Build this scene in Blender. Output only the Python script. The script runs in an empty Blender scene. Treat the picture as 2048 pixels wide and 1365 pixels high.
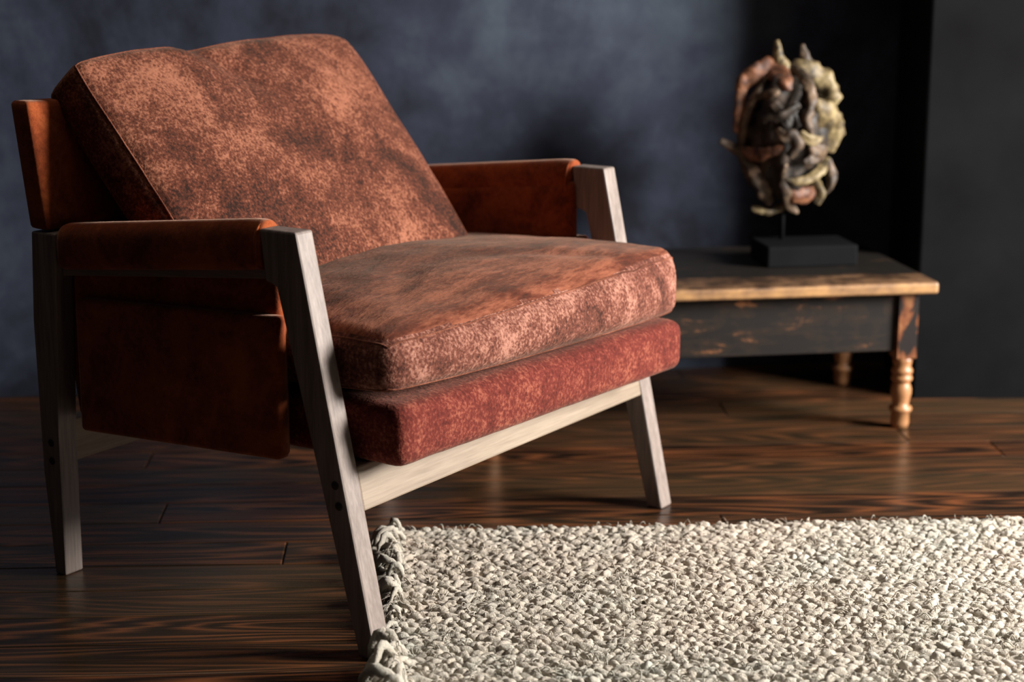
import bpy, bmesh, math, random
from mathutils import Vector, Matrix, noise
random.seed(7)
R = math.radians
scene = bpy.context.scene
COL = scene.collection

# ------------------------------------------------------------------ camera
PITCH = math.atan(820.0/3600.0)
CAM_H = 1.02
cam_d = bpy.data.cameras.new('camera'); cam = bpy.data.objects.new('camera', cam_d); COL.objects.link(cam)
cam.location = (0, 0, CAM_H); cam.rotation_euler = (math.pi/2 - PITCH, 0, 0)
cam_d.sensor_width = 36.0; cam_d.lens = 36.0*3600.0/2048.0
cam_d.clip_start = 0.05
cam_d.dof.use_dof = True; cam_d.dof.focus_distance = 2.72; cam_d.dof.aperture_fstop = 2.8
scene.camera = cam

# ------------------------------------------------------------------ world, window light, exposure
w = bpy.data.worlds.new('room_world'); scene.world = w; w.use_nodes = True
bg = w.node_tree.nodes['Background']
bg.inputs[0].default_value = (0.62, 0.68, 0.80, 1); bg.inputs[1].default_value = 0.017
ld = bpy.data.lights.new('window_daylight', 'AREA'); ld.shape = 'RECTANGLE'
ld.size = 1.0; ld.size_y = 1.1; ld.energy = 345; ld.color = (1.0, 0.95, 0.90)
lo = bpy.data.objects.new('window_daylight', ld); COL.objects.link(lo)
lo.location = (3.12, 2.55, 1.30)
lo.rotation_euler = (Vector((0.1, 2.9, 0.4)) - lo.location).to_track_quat('-Z', 'Y').to_euler()
cd_ = bpy.data.lights.new('overhead_fill', 'AREA'); cd_.shape = 'DISK'; cd_.size = 1.4; cd_.energy = 6; cd_.color = (1.0, 0.80, 0.62)  # soft overhead fill added without any fixture, lifts the upward-facing upholstery
co = bpy.data.objects.new('overhead_fill', cd_); COL.objects.link(co); co.location = (-0.5, 2.95, 2.7)
co.rotation_euler = (Vector((-0.3, 2.9, 0.5)) - co.location).to_track_quat('-Z', 'Y').to_euler()
vs = scene.view_settings
vs.view_transform = 'Standard'; vs.look = 'None'; vs.exposure = 0.0; vs.gamma = 1.0
try: vs.use_curve_mapping = False
except Exception: pass

# ------------------------------------------------------------------ helpers
def ray(x, y):
    u = (x-1024.0)/3600.0; v = (682.5-y)/3600.0
    c, s = math.cos(PITCH), math.sin(PITCH)
    return Vector((u, c+v*s, -s+v*c))
def at_depth(x, y, Y):
    r = ray(x, y); return Vector((0, 0, CAM_H)) + r*(Y/r.y)

def tag(o, label=None, cat=None, group=None, kind=None):
    if label: o['label'] = label
    if cat: o['category'] = cat
    if group: o['group'] = group
    if kind: o['kind'] = kind
    return o
def empty(name, loc=(0, 0, 0), rz=0.0):
    o = bpy.data.objects.new(name, None); COL.objects.link(o)
    o.location = loc; o.rotation_euler = (0, 0, rz); o.empty_display_size = 0.1
    return o
def link(name, me, mat, parent=None, smooth=True):
    o = bpy.data.objects.new(name, me); COL.objects.link(o)
    if mat and not me.materials: me.materials.append(mat)
    if parent: o.parent = parent
    if smooth:
        for p in me.polygons: p.use_smooth = True
    return o
def mesh(name, verts, faces):
    me = bpy.data.meshes.new(name); me.from_pydata([tuple(v) for v in verts], [], faces); me.update()
    bm = bmesh.new(); bm.from_mesh(me); bmesh.ops.recalc_face_normals(bm, faces=bm.faces); bm.to_mesh(me); bm.free()
    return me
def bm_mesh(name, bm):
    bmesh.ops.recalc_face_normals(bm, faces=bm.faces)
    me = bpy.data.meshes.new(name); bm.to_mesh(me); bm.free(); return me
def hexa(bm, pts, bev=0.0, seg=2):
    """8 points: bottom 4 (ccw) then top 4."""
    vs_ = [bm.verts.new(p) for p in pts]
    fs = [bm.faces.new([vs_[i] for i in f]) for f in ((3, 2, 1, 0), (4, 5, 6, 7), (0, 1, 5, 4), (1, 2, 6, 5), (2, 3, 7, 6), (3, 0, 4, 7))]
    if bev:
        es = list({e for f in fs for e in f.edges})
        bmesh.ops.bevel(bm, geom=es, offset=bev, segments=seg, affect='EDGES', profile=0.5)
def box(bm, x0, x1, y0, y1, z0, z1, bev=0.0, seg=2):
    hexa(bm, [(x0, y0, z0), (x1, y0, z0), (x1, y1, z0), (x0, y1, z0), (x0, y0, z1), (x1, y0, z1), (x1, y1, z1), (x0, y1, z1)], bev, seg)
def prism(bm, prof, y0, y1, bev=0.0, seg=2):
    """profile polygon in (x,z) extruded along y."""
    a = [bm.verts.new((p[0], y0, p[1])) for p in prof]; b = [bm.verts.new((p[0], y1, p[1])) for p in prof]
    n = len(prof); fs = [bm.faces.new(a), bm.faces.new(b[::-1])]
    for i in range(n): fs.append(bm.faces.new((a[i], b[i], b[(i+1) % n], a[(i+1) % n])))
    if bev:
        bmesh.ops.bevel(bm, geom=list({e for f in fs for e in f.edges}), offset=bev, segments=seg, affect='EDGES', profile=0.5)
def tube_data(pts, rad, n=8, flat=1.0, twist=0.0, lump=0.0, seed=0, fvec=None):
    """tapered tube through pts; elliptical when flat != 1."""
    pts = [Vector(p) for p in pts]; V = []; Fc = []; up = Vector(fvec) if fvec else Vector((0, 0, 1))
    m = len(pts)
    for i, p in enumerate(pts):
        t = (pts[min(i+1, m-1)] - pts[max(i-1, 0)]).normalized()
        a = up - t*up.dot(t)
        if a.length < 1e-3: a = Vector((1, 0, 0)) - t*t.x
        a.normalize(); b = t.cross(a); up = a if not fvec else Vector(fvec)
        for k in range(n):
            ang = 2*math.pi*k/n + twist*i
            r = rad[i]
            if lump: r *= 1 + lump*noise.noise(Vector((i*0.7, k*0.9, seed*3.1)))
            V.append(p + a*(math.cos(ang)*r*flat) + b*(math.sin(ang)*r))
    for i in range(m-1):
        for k in range(n):
            Fc.append((i*n+k, i*n+(k+1) % n, (i+1)*n+(k+1) % n, (i+1)*n+k))
    Fc.append(tuple(range(n-1, -1, -1))); Fc.append(tuple((m-1)*n+k for k in range(n)))
    return V, Fc
def gnarled(pp, rad, n=18, seed=0, flat=0.6):
    V, Fc = tube_data(pp, rad, n, flat=flat, fvec=(0, -1, 0.05)); m = len(pp); out = []
    for i in range(m):
        for k in range(n):
            a = 2*math.pi*k/n; v = V[i*n+k]; d = v-pp[i]
            rdg = 1 + 0.22*math.cos(2*a+seed) + 0.14*math.cos(3*a+seed*1.7+i*0.18) + 0.45*noise.noise(v*55+Vector((seed, 0, 0))) + 0.2*noise.noise(v*150)
            out.append(pp[i]+d*rdg)
    return out, Fc
def smooth_path(pts, rad, sub=4):
    P = [Vector(p) for p in pts]; out = []; rr = []; n = len(P)
    for i in range(n-1):
        p0, p1, p2, p3 = P[max(i-1, 0)], P[i], P[i+1], P[min(i+2, n-1)]
        for k in range(sub):
            t = k/sub; t2 = t*t; t3 = t2*t
            out.append(0.5*((2*p1) + (p2-p0)*t + (2*p0-5*p1+4*p2-p3)*t2 + (3*p1-p0-3*p2+p3)*t3))
            rr.append(rad[i]*(1-t)+rad[i+1]*t)
    out.append(P[-1]); rr.append(rad[-1]); return out, rr
def lathe_data(prof, n=24):
    V = []; Fc = []; m = len(prof)
    for r, z in prof:
        for k in range(n):
            a = 2*math.pi*k/n; V.append((r*math.cos(a), r*math.sin(a), z))
    for i in range(m-1):
        for k in range(n): Fc.append((i*n+k, i*n+(k+1) % n, (i+1)*n+(k+1) % n, (i+1)*n+k))
    Fc.append(tuple(range(n-1, -1, -1))); Fc.append(tuple((m-1)*n+k for k in range(n)))
    return V, Fc

# ------------------------------------------------------------------ materials
class NT:
    def __init__(s, name):
        s.m = bpy.data.materials.new(name); s.m.use_nodes = True; s.t = s.m.node_tree
        s.b = s.t.nodes['Principled BSDF']
    def n(s, typ, **kw):
        nd = s.t.nodes.new(typ)
        for k, v in kw.items():
            if k.startswith('i_'):
                key = k[2:]; key = int(key) if key.isdigit() else key.replace('_', ' ')
                nd.inputs[key].default_value = v
            else: setattr(nd, k, v)
        return nd
    def l(s, a, b): s.t.links.new(a, b)
    def coords(s, scale=(1, 1, 1), rnd=False):
        tc = s.n('ShaderNodeTexCoord'); mp = s.n('ShaderNodeMapping'); mp.inputs['Scale'].default_value = scale
        s.l(tc.outputs['Object'], mp.inputs['Vector'])
        if rnd:
            oi = s.n('ShaderNodeObjectInfo'); vm = s.n('ShaderNodeVectorMath', operation='SCALE'); vm.inputs[0].default_value = (37, 53, 29)
            s.l(oi.outputs['Random'], vm.inputs['Scale']); s.l(vm.outputs[0], mp.inputs['Location'])
        return mp.outputs[0]
    def noise(s, vec, scale, detail=4, rough=0.55, dist=0.0):
        nd = s.n('ShaderNodeTexNoise'); nd.inputs['Scale'].default_value = scale; nd.inputs['Detail'].default_value = detail
        nd.inputs['Roughness'].default_value = rough; nd.inputs['Distortion'].default_value = dist
        s.l(vec, nd.inputs['Vector']); return nd.outputs['Fac']
    def ramp(s, fac, stops, interp='LINEAR'):
        nd = s.n('ShaderNodeValToRGB'); cr = nd.color_ramp; cr.interpolation = interp
        while len(cr.elements) < len(stops): cr.elements.new(0.5)
        for e, (p, c) in zip(cr.elements, stops):
            e.position = p; e.color = (c[0], c[1], c[2], 1) if not isinstance(c, (int, float)) else (c, c, c, 1)
        s.l(fac, nd.inputs[0]); return nd.outputs[0]
    def mix(s, fac, a, b, mode='MIX'):
        nd = s.n('ShaderNodeMix', data_type='RGBA', blend_type=mode)
        for sock, v in ((nd.inputs[0], fac), (nd.inputs[6], a), (nd.inputs[7], b)):
            if hasattr(v, 'is_linked'): s.l(v, sock)
            elif isinstance(v, (int, float)): sock.default_value = v
            else: sock.default_value = (v[0], v[1], v[2], 1)
        return nd.outputs[2]
    def math(s, op, a, b=None):
        nd = s.n('ShaderNodeMath', operation=op)
        for i, v in enumerate((a, b)):
            if v is None: continue
            if hasattr(v, 'is_linked'): s.l(v, nd.inputs[i])
            else: nd.inputs[i].default_value = v
        return nd.outputs[0]
    def bump(s, h, strength=0.3, dist=0.002):
        nd = s.n('ShaderNodeBump'); nd.inputs['Strength'].default_value = strength; nd.inputs['Distance'].default_value = dist
        s.l(h, nd.inputs['Height']); s.l(nd.outputs[0], s.b.inputs['Normal'])
    def base(s, c):
        if hasattr(c, 'is_linked'): s.l(c, s.b.inputs['Base Color'])
        else: s.b.inputs['Base Color'].default_value = (c[0], c[1], c[2], 1)
    def set(s, **kw):
        for k, v in kw.items():
            sock = s.b.inputs[k.replace('_', ' ')]
            if hasattr(v, 'is_linked'): s.l(v, sock)
            else: sock.default_value = v
        return s.m

def fabric(name, dark, mid, light, fine=230.0, speck=0.5, patch=9.0, sheen=0.10, stretch=(1, 1, 1), bump=0.5, bigw=1.15, midw=0.42):
    t = NT(name); v = t.coords(stretch)
    big = t.noise(v, patch, 5, 0.62, 0.6)
    fin = t.noise(v, fine, 3, 0.6)
    mid_n = t.noise(v, fine*0.28, 3, 0.65)
    a = t.math('MULTIPLY', fin, speck); b = t.math('MULTIPLY', mid_n, midw); c = t.math('MULTIPLY', big, bigw)
    s = t.math('ADD', t.math('ADD', a, b), c); s = t.math('SUBTRACT', s, 0.5*(speck+midw+bigw)-0.5)
    col = t.ramp(s, [(0.26, dark), (0.50, mid), (0.74, light)])
    t.base(col); t.bump(t.math('ADD', fin, mid_n), bump, 0.003)
    return t.set(Roughness=0.92, Sheen_Weight=sheen, Sheen_Roughness=0.45, Sheen_Tint=(1.0, 0.72, 0.55, 1), Specular_IOR_Level=0.15)

def wood(name, axis, dark, light, rough=0.5, scale=1.0, spec=0.35):
    sc = [60*scale]*3; sc[axis] = 3.5*scale
    t = NT(name); v = t.coords(tuple(sc), rnd=True)
    g1 = t.noise(v, 1.0, 5, 0.6, 0.4); sc2 = [320*scale]*3; sc2[axis] = 14*scale
    v2 = t.coords(tuple(sc2)); g2 = t.noise(v2, 1.0, 3, 0.6)
    s = t.math('ADD', t.math('MULTIPLY', g1, 0.7), t.math('MULTIPLY', g2, 0.5)); s = t.math('SUBTRACT', s, 0.1)
    t.base(t.ramp(s, [(0.28, dark), (0.7, light)])); t.bump(g2, 0.15, 0.001)
    return t.set(Roughness=rough, Specular_IOR_Level=spec)

M = {}
M['cushion'] = fabric('rust_chenille', (0.024, 0.010, 0.007), (0.108, 0.031, 0.017), (0.31, 0.120, 0.070), fine=200, speck=0.95, patch=6)
M['seatcushion'] = fabric('rust_chenille_seat', (0.040, 0.014, 0.010), (0.14, 0.045, 0.029), (0.37, 0.175, 0.125), fine=200, speck=0.95, patch=8)
M['seattop'] = fabric('rust_chenille_brushed', (0.03, 0.009, 0.006), (0.105, 0.026, 0.013), (0.26, 0.085, 0.045), fine=150, speck=0.45, patch=7, stretch=(1.3, 0.38, 1), midw=0.7)
M['deck'] = fabric('red_rust_weave', (0.065, 0.011, 0.008), (0.135, 0.023, 0.016), (0.30, 0.09, 0.055), patch=14, fine=190, speck=0.9, bigw=0.55)
M['velvet'] = fabric('orange_rust_velvet', (0.10, 0.019, 0.006), (0.25, 0.050, 0.013), (0.40, 0.10, 0.028), fine=420, speck=0.22, patch=11, sheen=0.35, bump=0.2)
M['seam'] = fabric('rust_seam', (0.06, 0.02, 0.012), (0.14, 0.042, 0.023), (0.27, 0.10, 0.06), fine=500)
M['wood_z'] = wood('walnut_upright', 2, (0.13, 0.098, 0.082), (0.31, 0.255, 0.225))
M['wood_y'] = wood('walnut_rail', 1, (0.19, 0.14, 0.098), (0.33, 0.262, 0.19))
M['wood_x'] = wood('walnut_arm', 0, (0.13, 0.098, 0.082), (0.28, 0.225, 0.19))
t = NT('bolt_plug'); t.base((0.02, 0.018, 0.016)); M['bolt'] = t.set(Roughness=0.6)

# dark stained oak floor with cathedral grain (contour lines of a stretched noise)
t = NT('stained_oak_floor'); v = t.coords((0.75, 9.0, 9.0), rnd=True)
n0 = t.noise(v, 1.3, 1.5, 0.45, 0.15)
rings = t.math('FRACT', t.math('MULTIPLY', n0, 17.0))
tri = t.math('ABSOLUTE', t.math('SUBTRACT', rings, 0.5))
v2 = t.coords((5, 210, 210), rnd=True); fib = t.noise(v2, 1.0, 3, 0.6)
s = t.math('ADD', t.math('MULTIPLY', tri, 1.25), t.math('MULTIPLY', t.math('SUBTRACT', fib, 0.5), 1.0))
col = t.ramp(s, [(0.10, (0.013, 0.007, 0.0045)), (0.34, (0.052, 0.022, 0.011)), (0.64, (0.18, 0.060, 0.021))])
v3 = t.coords((1.2, 4, 4), rnd=True); big = t.noise(v3, 1.0, 3, 0.6)
col = t.mix(t.ramp(big, [(0.35, 0.0), (0.7, 1.0)]), col, (0.62, 0.62, 0.6), 'MULTIPLY')
oi = t.n('ShaderNodeObjectInfo')
col = t.mix(t.math('MULTIPLY', oi.outputs['Random'], 0.6), col, (0.060, 0.040, 0.020))
t.base(col); t.bump(s, 0.2, 0.001)
M['floor'] = t.set(Roughness=t.ramp(fib, [(0.3, 0.22), (0.75, 0.36)]), Specular_IOR_Level=0.5)
t = NT('subfloor'); t.base((0.012, 0.009, 0.007)); M['subfloor'] = t.set(Roughness=0.8)

# navy lime wash
t = NT('navy_limewash'); v = t.coords((1, 1, 1)); a = t.noise(v, 1.7, 5, 0.6, 0.5); b = t.noise(v, 9.0, 5, 0.65); c = t.noise(v, 260, 2, 0.5)
s = t.math('ADD', t.math('MULTIPLY', a, 0.75), t.math('MULTIPLY', b, 0.3))
t.base(t.ramp(s, [(0.42, (0.011, 0.013, 0.021)), (0.54, (0.027, 0.033, 0.054)), (0.68, (0.056, 0.074, 0.098))]))
t.bump(t.math('ADD', t.math('MULTIPLY', b, 2.0), t.math('MULTIPLY', c, 0.25)), 0.15, 0.01)
M['wall'] = t.set(Roughness=0.85, Specular_IOR_Level=0.2)
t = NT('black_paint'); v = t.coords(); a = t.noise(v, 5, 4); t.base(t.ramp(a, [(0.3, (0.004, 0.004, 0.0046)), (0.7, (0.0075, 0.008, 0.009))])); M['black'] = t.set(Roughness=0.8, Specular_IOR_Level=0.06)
t = NT('white_window_paint'); t.base((0.7, 0.68, 0.64)); M['white'] = t.set(Roughness=0.5)

# ------------------------------------------------------------------ room shell
FLOOR_YAW = R(2.8)
fl = empty('floor', (0, 2.4, 0), FLOOR_YAW); tag(fl, kind='structure')
bm = bmesh.new(); box(bm, -3.2, 3.4, -2.4, 2.6, -0.05, -0.0195)
link('subfloor', bm_mesh('subfloor', bm), M['subfloor'], fl, False)
PW = 0.112
pm = {}
for Ln in (1.3, 1.7, 2.1, 2.5):
    bm = bmesh.new(); box(bm, -Ln/2+0.0007, Ln/2-0.0007, -PW/2+0.0007, PW/2-0.0007, -0.019, 0.0, 0.0024, 2)
    pm[Ln] = bm_mesh('floor_plank', bm)
for r_ in range(-21, 22):
    y = r_*PW + 0.045
    if y < -2.3: continue
    x = -3.0 + random.uniform(-1.4, 0)
    while x < 2.6:
        Ln = random.choice((1.3, 1.7, 2.1, 2.5))
        o = link('floor_plank', pm[Ln], M['floor'], fl, False); o.location = (x+Ln/2, y, random.uniform(-0.0004, 0))
        x += Ln

WALL_YAW = R(10.0)
WP = Vector((0.9, 4.27, 0))
wb = empty('wall_back', WP, WALL_YAW); tag(wb, kind='structure')
bm = bmesh.new(); box(bm, -3.4, 2.2, 0.0, 0.12, -0.02, 2.7)
link('plaster', bm_mesh('wall_plaster', bm), M['wall'], wb, False)
# projecting dark pier beside the table
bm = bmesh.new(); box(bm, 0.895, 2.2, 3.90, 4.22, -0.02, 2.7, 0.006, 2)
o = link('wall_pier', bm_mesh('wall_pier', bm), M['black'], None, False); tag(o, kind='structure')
# right wall with the window that lights the room (out of frame)
wr = empty('wall_right', (2.95, 0, 0)); tag(wr, kind='structure')
for y0, y1, z0, z1 in ((-0.5, 1.9, -0.02, 2.7), (3.2, 4.5, -0.02, 2.7), (1.9, 3.2, -0.02, 0.55), (1.9, 3.2, 2.00, 2.7)):
    bm = bmesh.new(); box(bm, 0, 0.1, y0, y1, z0, z1); link('wall_panel', bm_mesh('wall_panel', bm), M['wall'], wr, False)
win = empty('window_1', (2.95, 2.55, 0.55)); tag(win, kind='structure')
for x in ((-0.65, -0.60, 0, 1.45), (0.60, 0.65, 0, 1.45), (-0.60, 0.60, 0, 0.05), (-0.60, 0.60, 1.40, 1.45)):
    bm = bmesh.new(); box(bm, 0.01, 0.08, x[0], x[1], x[2], x[3], 0.004, 1); link('window_frame', bm_mesh('window_frame', bm), M['white'], win, False)

# ------------------------------------------------------------------ armchair, local x = forward, y = across, z = up
chair = empty('armchair', (-0.19437, 2.40841, 0), R(-33.72))
tag(chair, 'rust upholstered lounge armchair with slanted walnut legs and loose cushions', 'armchair')
W_ = 0.876; T_ = 0.038
FL = [(-0.031, 0), (0.0, 0), (-0.130, 0.6095), (-0.197, 0.6095), (-0.188, 0.534), (-0.163, 0.532)]
RL = [(-0.660, 0), (-0.636, 0), (-0.634, 0.24), (-0.618, 0.563), (-0.670, 0.563), (-0.676, 0.42), (-0.672, 0.17)]
for y0 in (0.0, W_-T_):
    bm = bmesh.new(); prism(bm, FL, y0, y0+T_, 0.0035, 2); link('front_leg', bm_mesh('front_leg', bm), M['wood_z'], chair, False)
    bm = bmesh.new(); prism(bm, RL, y0, y0+T_, 0.003, 2); link('rear_leg', bm_mesh('rear_leg', bm), M['wood_z'], chair, False)
for o in list(chair.children):
    o.data.materials[0] = M['wood_z']
bm = bmesh.new(); hexa(bm, [(-0.082, T_-0.001, 0.207), (-0.046, T_-0.001, 0.207), (-0.046, W_-T_+0.001, 0.207), (-0.082, W_-T_+0.001, 0.207),
                            (-0.095, T_-0.001, 0.272), (-0.059, T_-0.001, 0.272), (-0.059, W_-T_+0.001, 0.272), (-0.095, W_-T_+0.001, 0.272)], 0.003, 2)
link('front_rail', bm_mesh('front_rail', bm), M['wood_y'], chair, False)
bm = bmesh.new(); box(bm, -0.668, -0.640, T_-0.001, W_-T_+0.001, 0.185, 0.255, 0.003, 2)
link('rear_rail', bm_mesh('rear_rail', bm), M['wood_y'], chair, False)
# bolt plugs on the outer faces of the legs
V, Fc = lathe_data([(0.0065, -0.002), (0.0065, 0.0008), (0.0055, 0.0014)], 14)
pl = mesh('bolt_plug', V, Fc)
for y, sgn in ((0, -1), (W_, 1)):
    for x, z in ((-0.652, 0.222), (-0.652, 0.192), (-0.068, 0.252), (-0.062, 0.222)):
        o = link('bolt_plug', pl, M['bolt'], chair); o.location = (x, y, z); o.rotation_euler = (R(90)*(-sgn), 0, 0)

# arms
def arm_pad(y0, y1):
    """upholstered roll: swept rounded section along x, rising to the front."""
    V = []; Fc = []; xs = [-0.617, -0.614, -0.605, -0.58]+[-0.58+0.39*i/24 for i in range(1, 24)]+[-0.206, -0.2015, -0.1985, -0.197]
    yc = (y0+y1)/2; hw = (y1-y0)/2; n = 28
    for i, x in enumerate(xs):
        k = (x+0.617)/0.42
        zt = 0.578+0.044*k; zb = 0.505+0.043*k
        e = min(x+0.617, -0.197-x); sh = 0.72+0.28*min(1, math.sqrt(max(e, 0)/0.014)) if e < 0.014 else 1
        # gather near the front end
        dip = -0.0025*math.exp(-((x+0.212)/0.004)**2)
        zc = (zt+zb)/2; hh = (zt-zb)/2
        for j in range(n):
            a = 2*math.pi*j/n; ca, sa = math.cos(a), math.sin(a)
            ee = (0.85, 0.80) if sa > 0 else (0.45, 0.5); px = abs(ca)**ee[0]*(1 if ca > 0 else -1); pz = abs(sa)**ee[1]*(1 if sa > 0 else -1)
            d = 1+0.03*noise.noise(Vector((x*14, ca*1.3, sa*1.3+y0)))
            V.append((x, yc+px*(hw*sh*d+dip), zc+pz*(hh*(0.5+0.5*sh)+dip)))
    m = len(xs)
    for i in range(m-1):
        for j in range(n): Fc.append((i*n+j, i*n+(j+1) % n, (i+1)*n+(j+1) % n, (i+1)*n+j))
    Fc.append(tuple(range(n))); Fc.append(tuple((m-1)*n+j for j in range(n))[::-1])
    return mesh('arm_pad', V, Fc)
for side, (a0, a1) in enumerate(((-0.004, 0.050), (W_-0.050, W_+0.004))):
    o = link('arm_pad', arm_pad(a0, a1), M['velvet'], chair)
    # piping ring at front end
    yc = (a0+a1)/2; hw = (a1-a0)/2
    pts = []
    for j in range(37):
        a = 2*math.pi*j/36; ca, sa = math.cos(a), math.sin(a)
        pts.append((-0.203, yc+abs(ca)**(0.85 if sa > 0 else 0.45)*(1 if ca > 0 else -1)*(hw-0.001), 0.583+abs(sa)**(0.8 if sa > 0 else 0.5)*(1 if sa > 0 else -1)*0.0335))
    V, Fc = tube_data(pts, [0.0022]*37, 6, fvec=(1, 0, 0)); link('piping', mesh('piping', V, Fc), M['velvet'], o)
    y0, y1 = (0.014, 0.034) if side == 0 else (W_-0.034, W_-0.014)
    bm = bmesh.new(); hexa(bm, [(-0.62, y0, 0.495), (-0.165, y0, 0.538), (-0.165, y1, 0.538), (-0.62, y1, 0.495), (-0.62, y0, 0.512), (-0.17, y0, 0.556), (-0.17, y1, 0.556), (-0.62, y1, 0.512)], 0.002, 1)
    link('arm_rail', bm_mesh('arm_rail', bm), M['wood_x'], chair, False)

# ---- soft boxes
def soft_box(half, r, N, crown, fn=None, keep=(1, 1, 1)):
    """cube grid wrapped to a rounded box, crowned on the given faces. returns mapper, verts, faces."""
    hx, hy, hz = half
    def mp(p):
        q = [p[i]*half[i] for i in range(3)]
        inn = [max(-(half[i]-r), min(half[i]-r, q[i])) for i in range(3)]
        d = Vector([q[i]-inn[i] for i in range(3)])
        if d.length > 1e-9: d = d.normalized()*r
        pos = Vector(inn)+d
        u, v_, w_ = (max(-1, min(1, pos[i]/half[i])) for i in range(3))
        off = Vector((0, 0, 0))
        bx = (1-v_*v_)*(1-w_*w_); by = (1-u*u)*(1-w_*w_); bz = (1-u*u)*(1-v_*v_)
        off.x = (crown[0] if u > 0 else -crown[1])*abs(u)**3*bx**0.75
        off.y = (crown[2] if v_ > 0 else -crown[3])*abs(v_)**3*by**0.75
        off.z = (crown[4] if w_ > 0 else -crown[5])*abs(w_)**3*bz**0.6
        pos += off
        return fn(pos, (u, v_, w_)) if fn else pos
    nx, ny, nz = N
    idx = {}; V = []; Fc = []
    def g(n_): return [-1+2*i/n_ for i in range(n_+1)]
    def warp(t): return math.copysign(1-(1-abs(t))**1.35, t)
    gx, gy, gz = ([warp(t) for t in g(n_)] for n_ in (nx, ny, nz))
    def vid(i, j, k):
        if (i, j, k) not in idx:
            idx[(i, j, k)] = len(V); V.append(mp((gx[i], gy[j], gz[k])))
        return idx[(i, j, k)]
    for i in range(nx):
        for j in range(ny):
            for k in (0, nz): Fc.append((vid(i, j, k), vid(i+1, j, k), vid(i+1, j+1, k), vid(i, j+1, k)))
    for i in range(nx):
        for k in range(nz):
            for j in (0, ny): Fc.append((vid(i, j, k), vid(i+1, j, k), vid(i+1, j, k+1), vid(i, j, k+1)))
    for j in range(ny):
        for k in range(nz):
            for i in (0, nx): Fc.append((vid(i, j, k), vid(i, j+1, k), vid(i, j+1, k+1), vid(i, j, k+1)))
    return mp, V, Fc
def seam_loop(mp, axis, sgn, n=60, rad=0.0017, out=0.0):
    """piping along the four cube edges around the face axis=sgn."""
    o1, o2 = [a for a in range(3) if a != axis]; pts = []
    cor = [(-1, -1), (1, -1), (1, 1), (-1, 1), (-1, -1)]
    for c in range(4):
        for k in range(n):
            t_ = k/n; p = [0, 0, 0]; p[axis] = sgn
            p[o1] = cor[c][0]*(1-t_)+cor[c+1][0]*t_; p[o2] = cor[c][1]*(1-t_)+cor[c+1][1]*t_
            pts.append(mp(p))
    pts.append(pts[0]); V, Fc = tube_data(pts, [rad]*len(pts), 6)
    return mesh('seam', V, Fc)

# back slab, upholstered, between the arms and above the rear legs
def slab_fn(pos, u):
    z = pos.z; return Vector((pos.x - 0.150*z, pos.y, z - (0.012*(1+u[1]) if z > 0 else 0)))
for hh, hw_, zc in ((0.0995, W_/2-0.0005, 0.6655), (0.155, W_/2-T_-0.002, 0.415)):
    mp, V, Fc = soft_box((0.021, hw_, hh), 0.008, (6, 40, 16), (0.006, 0.002, 0, 0, 0, 0), slab_fn)
    o = link('back_panel', mesh('back_panel', V, Fc), M['velvet'], chair); o.location = (-0.645-0.15*(zc-0.51), W_/2, zc)
# side panels
for side in (0, 1):
    y0, y1 = (0.006, 0.032) if side == 0 else (W_-0.032, W_-0.006)
    def pfn(pos, u):
        return Vector((pos.x, pos.y, pos.z + 0.045*(pos.x)))
    mp, V, Fc = soft_box((0.207, 0.013, 0.107), 0.008, (24, 4, 14), (0, 0, 0.003, 0.003, 0, 0), pfn)
    o = link('side_panel', mesh('side_panel', V, Fc), M['velvet'], chair); o.location = (-0.383, (y0+y1)/2, 0.366)
    y0, y1 = (0.0255, 0.0500) if side == 0 else (W_-0.0500, W_-0.0255)
    mp, V, Fc = soft_box((0.212, 0.0125, 0.150), 0.011, (24, 6, 20), (0, 0, 0.003, 0.003, 0, 0), lambda p, u: Vector((p.x, p.y, p.z+0.10*p.x*(0.5+0.5*u[2]))))
    o = link('inner_arm_panel', mesh('inner_arm_panel', V, Fc), M['velvet'], chair); o.location = (-0.400, (y0+y1)/2, 0.413)
# seat deck: front edge stands proud of the legs
def deck_fn(pos, u):
    # underside of the proud front lip rises a little towards the rail
    return Vector((pos.x + 0.020*u[1]*max(u[0], 0), pos.y, pos.z + 0.0012*noise.noise(pos*22)))
mp, V, Fc = soft_box((0.325, 0.3835, 0.045), 0.022, (40, 40, 10), (0.006, 0, 0.0, 0.0, 0.008, 0), deck_fn)
o = link('seat_deck', mesh('seat_deck', V, Fc), M['deck'], chair); o.location = (-0.297, W_/2, 0.317)
# seat cushion
def seat_fn(pos, u):
    n_ = 0.006*noise.noise(Vector((pos.x*5, pos.y*5, pos.z*4+3)))+0.0022*noise.noise(pos*17)
    p = pos.copy()
    p.z += n_*(1 if u[2] > 0 else 0.4)
    p.x += 0.7*n_*(1 if u[0] > 0 else 0)
    # corners pull back a little, front bows out
    p.x -= 0.012*abs(u[1])**4*max(u[0], 0)
    p.x += 0.021*u[1]*max(u[0], 0)
    p.z += (0.014*(u[1]+1)*(0.35+0.65*max(u[0], 0)) if u[2] > 0 else 0.007*(1-u[1])*max(u[0], 0))*abs(u[2])
    # crease sweeping over the top
    if u[2] > 0:
        d = (pos.x-0.05)-0.35*(pos.y+0.05)**2*8
        p.z -= 0.005*math.exp(-(d/0.03)**2)*(1-u[1]**2)
    return p
SEAT_LOC = (-0.243, W_/2+0.002, 0.4125)
mp, V, Fc = soft_box((0.266, 0.392, 0.046), 0.028, (46, 60, 14), (0.024, 0.0, 0.012, 0.004, 0.040, 0.004), seat_fn)
o = link('seat_cushion', mesh('seat_cushion', V, Fc), M['seatcushion'], chair); o.location = SEAT_LOC
o.data.materials.append(M['seattop'])
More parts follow.
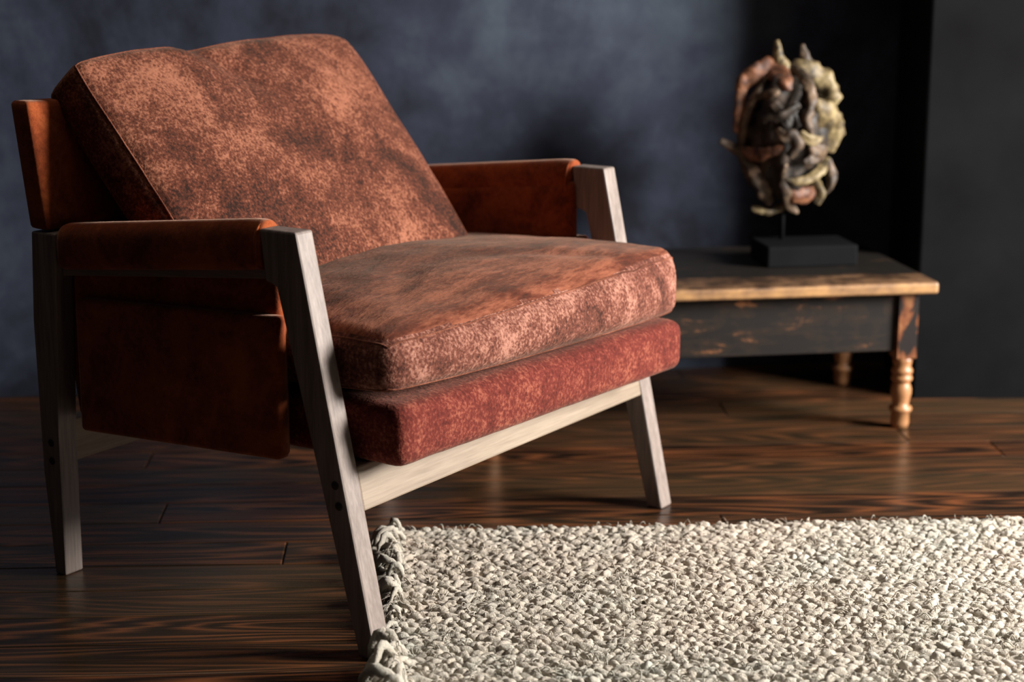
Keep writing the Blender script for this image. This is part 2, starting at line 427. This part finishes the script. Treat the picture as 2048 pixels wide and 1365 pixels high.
for f in o.data.polygons:
    if f.center.z > 0.02 and f.normal.z > 0.72: f.material_index = 1
for s_ in (1, -1): link('seam', seam_loop(mp, 2, s_), M['seam'], o)
# back cushion: slouched 39.5 degrees; local x = outward normal, y = across, z = up the slope
def back_fn(pos, u):
    p = pos.copy()
    n_ = 0.010*noise.noise(Vector((pos.y*4+1.3, pos.z*4, pos.x*3)))+0.003*noise.noise(pos*15)
    if u[0] > 0: p.x += n_*1.1*abs(u[0])
    # narrower towards the bottom, fuller top right corner
    wdt = 1.0 - 0.055*(0.5-0.5*u[2])
    p.y *= wdt
    p.y -= 0.010*max(0, -u[2]-0.2)*max(u[1], 0)
    p.z += 0.010*u[1]*max(u[2], 0)*0.7
    # rounded far corner
    if u[1] > 0 and u[2] > 0:
        c_ = (u[1]*u[2])**5; p.y -= 0.024*c_; p.z -= 0.022*c_
    if u[1] < 0 and u[2] > 0:
        c_ = (-u[1]*u[2])**6; p.z -= 0.014*c_
    # fold: dip of the top edge left of the middle, sweeping down to the right
    g1 = math.exp(-((pos.y+0.055)/0.05)**2)*max(0, u[2])**5
    p.z -= 0.007*g1
    d = (pos.y+0.07)-0.9*(0.22-pos.z)
    g2 = math.exp(-(d/0.028)**2)*math.exp(-((pos.z-0.2)/0.09)**2)
    if u[0] > 0: p.x -= 0.011*g2
    p.x -= 0.010*max(0, u[2])**3*(1 if u[0] > 0 else 0)*0
    return p
TILT = math.atan(0.8246)
cu, su = math.cos(TILT), math.sin(TILT)
BH = 0.240; BT = 0.044
mid_z = 0.654; mid_s = -0.612+(0.803-mid_z)*0.8246
cen = Vector((mid_s, 0.414, mid_z)) - Vector((cu, 0, su))*BT
mp, V, Fc = soft_box((BT, 0.347, BH), 0.020, (12, 64, 48), (0.034, 0.012, 0.010, 0.010, 0.006, 0.0), back_fn)
o = link('back_cushion', mesh('back_cushion', V, Fc), M['cushion'], chair)
o.location = cen; o.rotation_euler = (0, -TILT, 0)
for s_ in (1, -1): link('seam', seam_loop(mp, 0, s_), M['seam'], o)

# ------------------------------------------------------------------ table
t = NT('worn_dark_pine'); v = t.coords((4, 22, 22)); a = t.noise(v, 1.6, 6, 0.65, 0.6); v2 = t.coords((11, 11, 11)); b = t.noise(v2, 1.5, 5, 0.65, 0.4)
s = t.math('ADD', t.math('MULTIPLY', a, 0.6), t.math('MULTIPLY', b, 0.5))
t.base(t.ramp(s, [(0.52, (0.009, 0.007, 0.006)), (0.62, (0.022, 0.013, 0.008)), (0.70, (0.30, 0.12, 0.045)), (0.80, (0.5, 0.26, 0.11))]))
t.bump(a, 0.3, 0.002); M['table_dark'] = t.set(Roughness=0.6, Specular_IOR_Level=0.25)
# top: stain rubbed through at the edge, paler brown strip along the front
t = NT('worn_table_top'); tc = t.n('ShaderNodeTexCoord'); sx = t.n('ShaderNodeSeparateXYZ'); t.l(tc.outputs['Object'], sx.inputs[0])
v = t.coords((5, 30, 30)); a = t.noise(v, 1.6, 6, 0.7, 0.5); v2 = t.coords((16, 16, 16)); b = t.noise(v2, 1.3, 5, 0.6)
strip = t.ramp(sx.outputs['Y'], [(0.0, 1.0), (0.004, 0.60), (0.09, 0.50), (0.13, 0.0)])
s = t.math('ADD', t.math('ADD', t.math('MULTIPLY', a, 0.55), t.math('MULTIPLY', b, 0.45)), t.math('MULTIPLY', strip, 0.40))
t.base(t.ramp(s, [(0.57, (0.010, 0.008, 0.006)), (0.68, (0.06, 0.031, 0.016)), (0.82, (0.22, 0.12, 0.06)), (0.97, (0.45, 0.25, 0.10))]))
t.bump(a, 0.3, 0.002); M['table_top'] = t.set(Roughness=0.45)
t = NT('worn_table_leg'); v = t.coords((18, 18, 9), rnd=True); a = t.noise(v, 1.5, 5, 0.6, 0.6)
tc = t.n('ShaderNodeTexCoord'); sx = t.n('ShaderNodeSeparateXYZ'); t.l(tc.outputs['Object'], sx.inputs[0])
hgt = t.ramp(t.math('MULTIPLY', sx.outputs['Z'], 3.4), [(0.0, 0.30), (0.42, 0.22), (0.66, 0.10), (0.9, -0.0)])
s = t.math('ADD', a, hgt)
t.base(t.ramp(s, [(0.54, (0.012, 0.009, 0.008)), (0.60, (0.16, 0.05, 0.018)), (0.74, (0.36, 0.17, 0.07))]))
t.bump(a, 0.2, 0.002); M['table_leg'] = t.set(Roughness=0.4)

TY = R(8.8)
TOP = 0.320
corner = Vector((0.876, 3.618, 0))                # front right corner of the top on plan
ex = Vector((math.cos(TY), math.sin(TY), 0)); ey = Vector((-math.sin(TY), math.cos(TY), 0))
TL, TD = 0.98, 0.48
tbl = empty('bench_table', corner - ex*TL, TY)
tag(tbl, 'low rustic wooden table with turned legs, dark stain worn through at the edges', 'table')
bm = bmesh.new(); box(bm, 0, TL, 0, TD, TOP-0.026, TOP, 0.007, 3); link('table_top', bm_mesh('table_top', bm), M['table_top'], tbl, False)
bm = bmesh.new(); box(bm, -0.022, 0.022, -0.022, 0.022, 0.152, TOP-0.026, 0.002, 1); V, Fc = lathe_data([(0.017, 0), (0.0195, 0.012), (0.0185, 0.034), (0.0235, 0.037), (0.0245, 0.041), (0.0235, 0.045), (0.0165, 0.049), (0.0185, 0.060), (0.0215, 0.075), (0.0215, 0.085), (0.018, 0.095), (0.016, 0.099), (0.021, 0.102), (0.0225, 0.107), (0.021, 0.112), (0.017, 0.115), (0.0215, 0.118), (0.0225, 0.123), (0.021, 0.128), (0.0175, 0.132), (0.0205, 0.143), (0.0215, 0.153)], 28)
vv = [bm.verts.new(p) for p in V]
for f in Fc:
    try: bm.faces.new([vv[i] for i in f])
    except ValueError: pass
legm = bm_mesh('table_leg', bm)
lx0, lx1, ly0, ly1 = 0.055, TL-0.052, 0.052, TD-0.06
for x in (lx0, lx1):
    for y in (ly0, ly1):
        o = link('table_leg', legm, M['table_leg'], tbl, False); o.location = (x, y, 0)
for p in legm.polygons: p.use_smooth = len(p.vertices) == 4 and abs(p.normal.z) < 0.98 and p.center.z < 0.152
bm = bmesh.new(); box(bm, lx0+0.02, lx1-0.02, ly0-0.012, ly0+0.010, 0.168, TOP-0.0262, 0.002, 1); link('apron', bm_mesh('apron', bm), M['table_dark'], tbl, False)
bm = bmesh.new(); box(bm, lx0+0.02, lx1-0.02, ly1-0.010, ly1+0.012, 0.168, TOP-0.0262, 0.002, 1); link('apron', bm_mesh('apron', bm), M['table_dark'], tbl, False)
for x in (lx0, lx1):
    bm = bmesh.new(); box(bm, x-0.011, x+0.011, ly0+0.02, ly1-0.02, 0.168, TOP-0.0262, 0.002, 1); link('apron', bm_mesh('apron', bm), M['table_dark'], tbl, False)

# ------------------------------------------------------------------ carved wood sculpture on a stand
def carved(name, c0, c1, c2):
    t = NT(name); v = t.coords((1, 1, 1)); a = t.noise(v, 26, 5, 0.65, 0.5); b = t.noise(v, 110, 3, 0.6)
    s = t.math('ADD', t.math('MULTIPLY', a, 1.1), t.math('MULTIPLY', b, 0.35)); s = t.math('SUBTRACT', s, 0.22)
    t.base(t.ramp(s, [(0.36, c0), (0.52, c1), (0.66, c2)])); t.bump(a, 0.4, 0.004); return t.set(Roughness=0.6)
M['carve_pale'] = carved('weathered_ochre_wood', (0.035, 0.025, 0.012), (0.16, 0.115, 0.05), (0.30, 0.235, 0.115))
M['carve_brown'] = carved('weathered_brown_wood', (0.018, 0.012, 0.008), (0.07, 0.043, 0.024), (0.17, 0.11, 0.065))
M['carve_orange'] = carved('weathered_orange_wood', (0.03, 0.012, 0.007), (0.12, 0.043, 0.018), (0.24, 0.10, 0.045))
M['carve_dark'] = carved('weathered_dark_wood', (0.006, 0.0045, 0.0035), (0.016, 0.011, 0.007), (0.05, 0.03, 0.017))
SY = 3.87
base_c = Vector((0.595, SY-0.005, TOP))
sc = empty('wood_sculpture', base_c, TY)
tag(sc, 'gnarled carved wood sculpture of twisted roots with two horns on a black stand', 'sculpture')
inv = (Matrix.Translation(base_c) @ Matrix.Rotation(TY, 4, 'Z')).inverted()
bm = bmesh.new(); box(bm, -0.065, 0.135, -0.085, 0.05, 0.0, 0.045, 0.004, 2); link('stand_base', bm_mesh('stand_base', bm), M['black'], sc, False)
cpx = (1400+590*0.293, 60+720*0.293)
ctr = at_depth(cpx[0], cpx[1], SY)
U = 0.293*SY*1.03/3600.0*0.985
lc = inv @ ctr
V, Fc = tube_data([(lc.x, lc.y+0.01, 0.044), (lc.x, lc.y+0.01, lc.z-0.08)], [0.006, 0.006], 10); link('stand_rod', mesh('stand_rod', V, Fc), M['black'], sc)
A, B, C_ = 300*U, 465*U, 0.082
bm = bmesh.new(); bmesh.ops.create_icosphere(bm, subdivisions=4, radius=1.0)
for vtx in bm.verts:
    n_ = vtx.co.copy(); k = 0.95 + 0.16*noise.noise(n_*2.9) - 0.30*abs(noise.noise(n_*5.3+Vector((3, 1, 2))))
    vtx.co = Vector((n_.x*A*k, n_.y*C_*k, n_.z*B*k)) + lc
link('carved_core', bm_mesh('carved_core', bm), M['carve_dark'], sc)
ST = [
 ('horn', 'carve_pale', [(505,85,9),(510,150,24),(535,230,38),(570,310,42),(600,390,28)], 0.3),
 ('horn', 'carve_brown', [(680,115,9),(690,170,22),(715,235,32),(770,300,36)], 0.35),
 ('root_strand', 'carve_pale', [(610,245,20),(700,290,48),(800,355,68),(870,440,60),(890,530,30)], 0.95),
 ('root_strand', 'carve_pale', [(715,475,18),(790,545,48),(870,625,60),(915,710,50),(885,840,22)], 1.0),
 ('root_strand', 'carve_orange', [(262,440,20),(290,350,38),(380,300,48),(470,290,50),(525,350,36),(550,405,14)], 0.95),
 ('root_strand', 'carve_orange', [(270,400,26),(262,550,30),(245,700,24)], 0.75),
 ('root_strand', 'carve_brown', [(330,470,14),(430,430,26),(478,408,14)], 1.05),
 ('root_strand', 'carve_dark', [(370,600,22),(480,560,28),(602,492,14)], 1.1),
 ('root_strand', 'carve_brown', [(448,648,10),(500,700,26),(552,702,30),(575,765,30),(530,835,22)], 1.2),
 ('root_strand', 'carve_orange', [(268,800,12),(350,832,30),(440,802,24),(505,765,12)], 1.05),
 ('root_strand', 'carve_brown', [(128,750,13),(230,800,22),(310,870,30),(370,970,34),(430,1080,36),(500,1175,22)], 0.95),
 ('root_strand', 'carve_brown', [(515,885,12),(520,1000,22),(560,1090,28),(620,1180,32),(688,1248,10)], 1.1),
 ('root_strand', 'carve_pale', [(528,985,8),(600,1002,22),(690,985,24),(790,930,30),(888,872,10)], 1.15),
 ('root_strand', 'carve_brown', [(885,880,16),(915,980,28),(910,1065,24),(870,1125,14)], 0.9),
 ('root_strand', 'carve_pale', [(748,1000,18),(812,1060,32),(842,1130,26),(815,1190,12)], 1.05),
 ('root_strand', 'carve_pale', [(604,664,8),(650,712,22),(720,728,20),(778,710,8)], 1.15),
 ('root_strand', 'carve_brown', [(690,750,22),(735,800,38),(785,860,22)], 1.05),
 ('root_strand', 'carve_brown', [(638,872,10),(690,860,22),(752,868,12)], 1.15),
 ('root_strand', 'carve_pale', [(362,1210,12),(430,1228,24),(500,1235,24),(600,1190,20)], 0.7),
 ('root_strand', 'carve_brown', [(600,250,22),(655,330,32),(690,420,34),(680,520,30),(650,600,34),(680,690,18)], 1.1),
 ('root_strand', 'carve_dark', [(440,480,26),(520,620,30),(560,560,24),(600,640,30)], 0.95),
 ('root_strand', 'carve_orange', [(560,1060,26),(640,1100,42),(730,1110,40),(780,1080,22)], 0.9),
]
for i, (nm, mt, pts, dep) in enumerate(ST):
    P3 = []; rr = []
    for (x, y, r_) in pts:
        dx = (x-590)*U/A; dz = -(y-720)*U/B
        q = 1-dx*dx-dz*dz
        d = C_*math.sqrt(max(q, 0.02))*0.92*dep if q > 0 else 0.0
        P3.append(Vector((lc.x+(x-590)*U, lc.y-d, lc.z-(y-720)*U))); rr.append(r_*U*1.3)
    pp, r2 = smooth_path(P3, rr, 7)
    V, Fc = gnarled(pp, r2, 18, i); link(nm, mesh(nm, V, Fc), M[mt], sc)
# strands wrapping the hidden back of the piece
for i in range(7):
    a0 = random.uniform(0.2, 2.9); P3 = []; rr = []
    for k in range(6):
        tt = k/5; a = a0+tt*random.uniform(0.5, 0.9); ph = -1.1+2.2*tt
        P3.append(Vector((lc.x+A*1.0*math.cos(a)*math.cos(ph), lc.y+C_*1.02*math.sin(a)*math.cos(ph), lc.z+B*math.sin(ph)))); rr.append((14+24*math.sin(math.pi*tt))*U)
    pp, r2 = smooth_path(P3, rr, 4); V, Fc = tube_data(pp, r2, 10, lump=0.2, seed=40+i); link('root_strand', mesh('root_strand', V, Fc), M['carve_brown'], sc)

# ------------------------------------------------------------------ rug
def wool(name):
    t = NT(name); v = t.coords((1, 1, 1)); a = t.noise(v, 420, 3, 0.6, 0.5); at = t.n('ShaderNodeAttribute', attribute_name='tone')
    big = t.noise(v, 2.6, 3, 0.55); md = t.noise(v, 38, 3, 0.6)
    c1 = t.mix(t.ramp(big, [(0.40, 0.0), (0.62, 1.0)]), (0.42, 0.435, 0.375), (0.56, 0.455, 0.365))
    c2 = t.mix(t.ramp(md, [(0.3, 0.0), (0.7, 1.0)]), (0.50, 0.46, 0.38), c1)
    c3 = t.mix(t.ramp(at.outputs['Fac'], [(0.0, 0.75), (1.0, 0.0)]), c2, (0.40, 0.34, 0.26))
    t.base(t.mix(t.math('MULTIPLY', a, 0.40), c3, (0.58, 0.54, 0.48))); t.bump(a, 0.7, 0.003)
    return t.set(Roughness=0.95, Sheen_Weight=0.15, Specular_IOR_Level=0.1)
M['wool'] = wool('undyed_wool')
t = NT('rug_backing'); t.base((0.20, 0.165, 0.12)); M['backing'] = t.set(Roughness=0.95)
RY = R(3.3)
rug = empty('area_rug', (-0.196, 2.945, 0), RY)
tag(rug, 'chunky cream woven wool rug with ragged fringe on the dark wood floor', 'rug')
RW, RD = 1.55, 1.05
bm = bmesh.new(); box(bm, 0, RW, -RD, 0, 0.0003, 0.009, 0.003, 1); link('backing', bm_mesh('rug_backing', bm), M['backing'], rug, False)
bm = bmesh.new(); bmesh.ops.create_icosphere(bm, subdivisions=2, radius=1.0)
bm.verts.ensure_lookup_table(); ICO = [v_.co.copy() for v_ in bm.verts]; ICF = [tuple(v_.index for v_ in f.verts) for f in bm.faces]; bm.free()
bm = bmesh.new(); bmesh.ops.create_icosphere(bm, subdivisions=3, radius=1.0)
bm.verts.ensure_lookup_table(); ICO3 = [v_.co.copy() for v_ in bm.verts]; ICF3 = [tuple(v_.index for v_ in f.verts) for f in bm.faces]; bm.free()
V = []; Fc = []; tone = []
PX, PY = 0.0185, 0.0155
ny = int(RD/PY); nx = int(RW/PX)
for j in range(ny):
    for i in range(nx):
        x = (i+0.5+(0.5 if j % 2 else 0))*PX + random.uniform(-0.0018, 0.0018); y = -(j+0.5)*PY + random.uniform(-0.002, 0.002)
        if x > RW-0.004: continue
        big = random.random() < 0.10
        ax = 0.0122*random.uniform(0.85, 1.2)*(1.25 if big else 1); ay = 0.0084*random.uniform(0.85, 1.15); az = 0.0085*random.uniform(0.8, 1.25)
        yaw = (0.38 if j % 2 else -0.38)+random.uniform(-0.28, 0.28); roll = random.uniform(-0.35, 0.35)
        m = Matrix.Rotation(yaw, 3, 'Z') @ Matrix.Rotation(roll, 3, 'Y')
        zc = 0.0105+random.uniform(-0.002, 0.0025); b0 = len(V); tn = min(1, max(0, random.gauss(0.6, 0.28))); sd = Vector((i*1.7, j*2.3, 0))
        fine_ = x < 1.12 and y > -0.72; ph = random.uniform(0, 6.28)
        for c in (ICO3 if fine_ else ICO):
            k = 1+0.30*noise.noise(c*1.9+sd)+(0.07*math.cos(4*math.atan2(c.z, c.y)+4.5*c.x+ph)+0.07*noise.noise(Vector((c.x*2.5, c.y*6, c.z*6))+sd) if fine_ else 0)
            V.append(m @ Vector((c.x*ax*k, c.y*ay*k, c.z*az*k)) + Vector((x, y, zc))); tone.append(tn)
        Fc.extend([tuple(b0+q for q in f) for f in (ICF3 if fine_ else ICF)])
me = bpy.data.meshes.new('woven_loops'); me.from_pydata([tuple(v_) for v_ in V], [], Fc); me.update()
at = me.attributes.new('tone', 'FLOAT', 'POINT'); at.data.foreach_set('value', tone)
o = link('woven_loops', me, M['wool'], rug); o['kind'] = 'stuff'
# loose curled fibres
V = []; Fc = []; tone = []
for i in range(4200):
    x = random.uniform(0, RW*0.8); y = random.uniform(-0.85, 0.004); a = random.uniform(0, 6.28); ln = random.uniform(0.008, 0.026); h = random.uniform(0.002, 0.010)
    P = []; bend = random.uniform(-2.5, 2.5); z0 = 0.0165
    for k in range(6):
        tt = k/5; P.append(Vector((x, y, z0+h*math.sin(math.pi*min(1, tt*1.1)))) ); x += math.cos(a)*ln/5; y += math.sin(a)*ln/5; a += bend/5
    r0 = random.choice((0.00035, 0.0004, 0.0005, 0.0006, 0.0012)); v_, f_ = tube_data(P, [r0*q for q in (0.7, 1, 1, 1, 0.8, 0.4)], 5)
    b0 = len(V); V += v_; Fc += [tuple(b0+q for q in f) for f in f_]; tone += [random.uniform(0.6, 1)]*len(v_)
me = bpy.data.meshes.new('loose_fibres'); me.from_pydata([tuple(v_) for v_ in V], [], Fc); me.update()
at = me.attributes.new('tone', 'FLOAT', 'POINT'); at.data.foreach_set('value', tone)
o = link('loose_fibres', me, M['wool'], rug); o['kind'] = 'stuff'
# fringe tassels on the short edge
def tassel(seed):
    rs = random.Random(seed); V = []; Fc = []
    def strand(ln, r0, h, lump, nseg, ns):
        a = math.pi+rs.uniform(-1.1, 1.1); x, y = rs.uniform(0.0, 0.012), rs.uniform(-0.009, 0.009); bend = rs.uniform(-2.2, 2.2); P = []; rr = []
        for k in range(nseg):
            tt = k/(nseg-1); r_ = r0*(0.8+0.45*math.sin(math.pi*tt))*(1 if tt < 0.9 else 0.55)
            z = 0.007+h*math.sin(math.pi*min(1, 0.15+tt*0.7)) + rs.uniform(-0.002, 0.002)
            P.append(Vector((x, y, max(z, r_*1.4+0.0005)))); rr.append(r_); st = ln/(nseg-1); x += math.cos(a)*st; y += math.sin(a)*st; a += bend/nseg+rs.uniform(-0.35, 0.35)
        v_, f_ = tube_data(P, rr, ns, lump=lump, seed=seed*7+len(V)); b0 = len(V); V.extend(v_); Fc.extend([tuple(b0+q for q in f) for f in f_])
    for s_ in range(rs.choice((3, 4, 5, 6))): strand(rs.uniform(0.018, 0.06), rs.uniform(0.0026, 0.0058), rs.choice((0.004, 0.01, 0.02, 0.038)), 0.75, 9, 9)
    for s_ in range(5): strand(rs.uniform(0.015, 0.045), rs.uniform(0.0003, 0.0006), rs.uniform(0.004, 0.035), 0.2, 8, 5)
    me = bpy.data.meshes.new('fringe_tassel'); me.from_pydata([tuple(v_) for v_ in V], [], Fc); me.update()
    at = me.attributes.new('tone', 'FLOAT', 'POINT'); at.data.foreach_set('value', [rs.uniform(0.4, 1)]*len(V)); return me
TM = [tassel(s_) for s_ in range(14)]
y = -0.004; i = 0
while y > -RD+0.01:
    if -0.56 < y < -0.475: y -= 0.02; continue
    o = link('fringe_tassel', TM[i % 14], M['wool'], rug); o.location = (0.0, y, 0); o.rotation_euler = (0, 0, random.uniform(-0.35, 0.35)); k = random.uniform(0.8, 1.15) if y > -0.47 else random.uniform(1.0, 1.45); o.scale = (k, k, k)
    y -= random.uniform(0.014, 0.038); i += 1
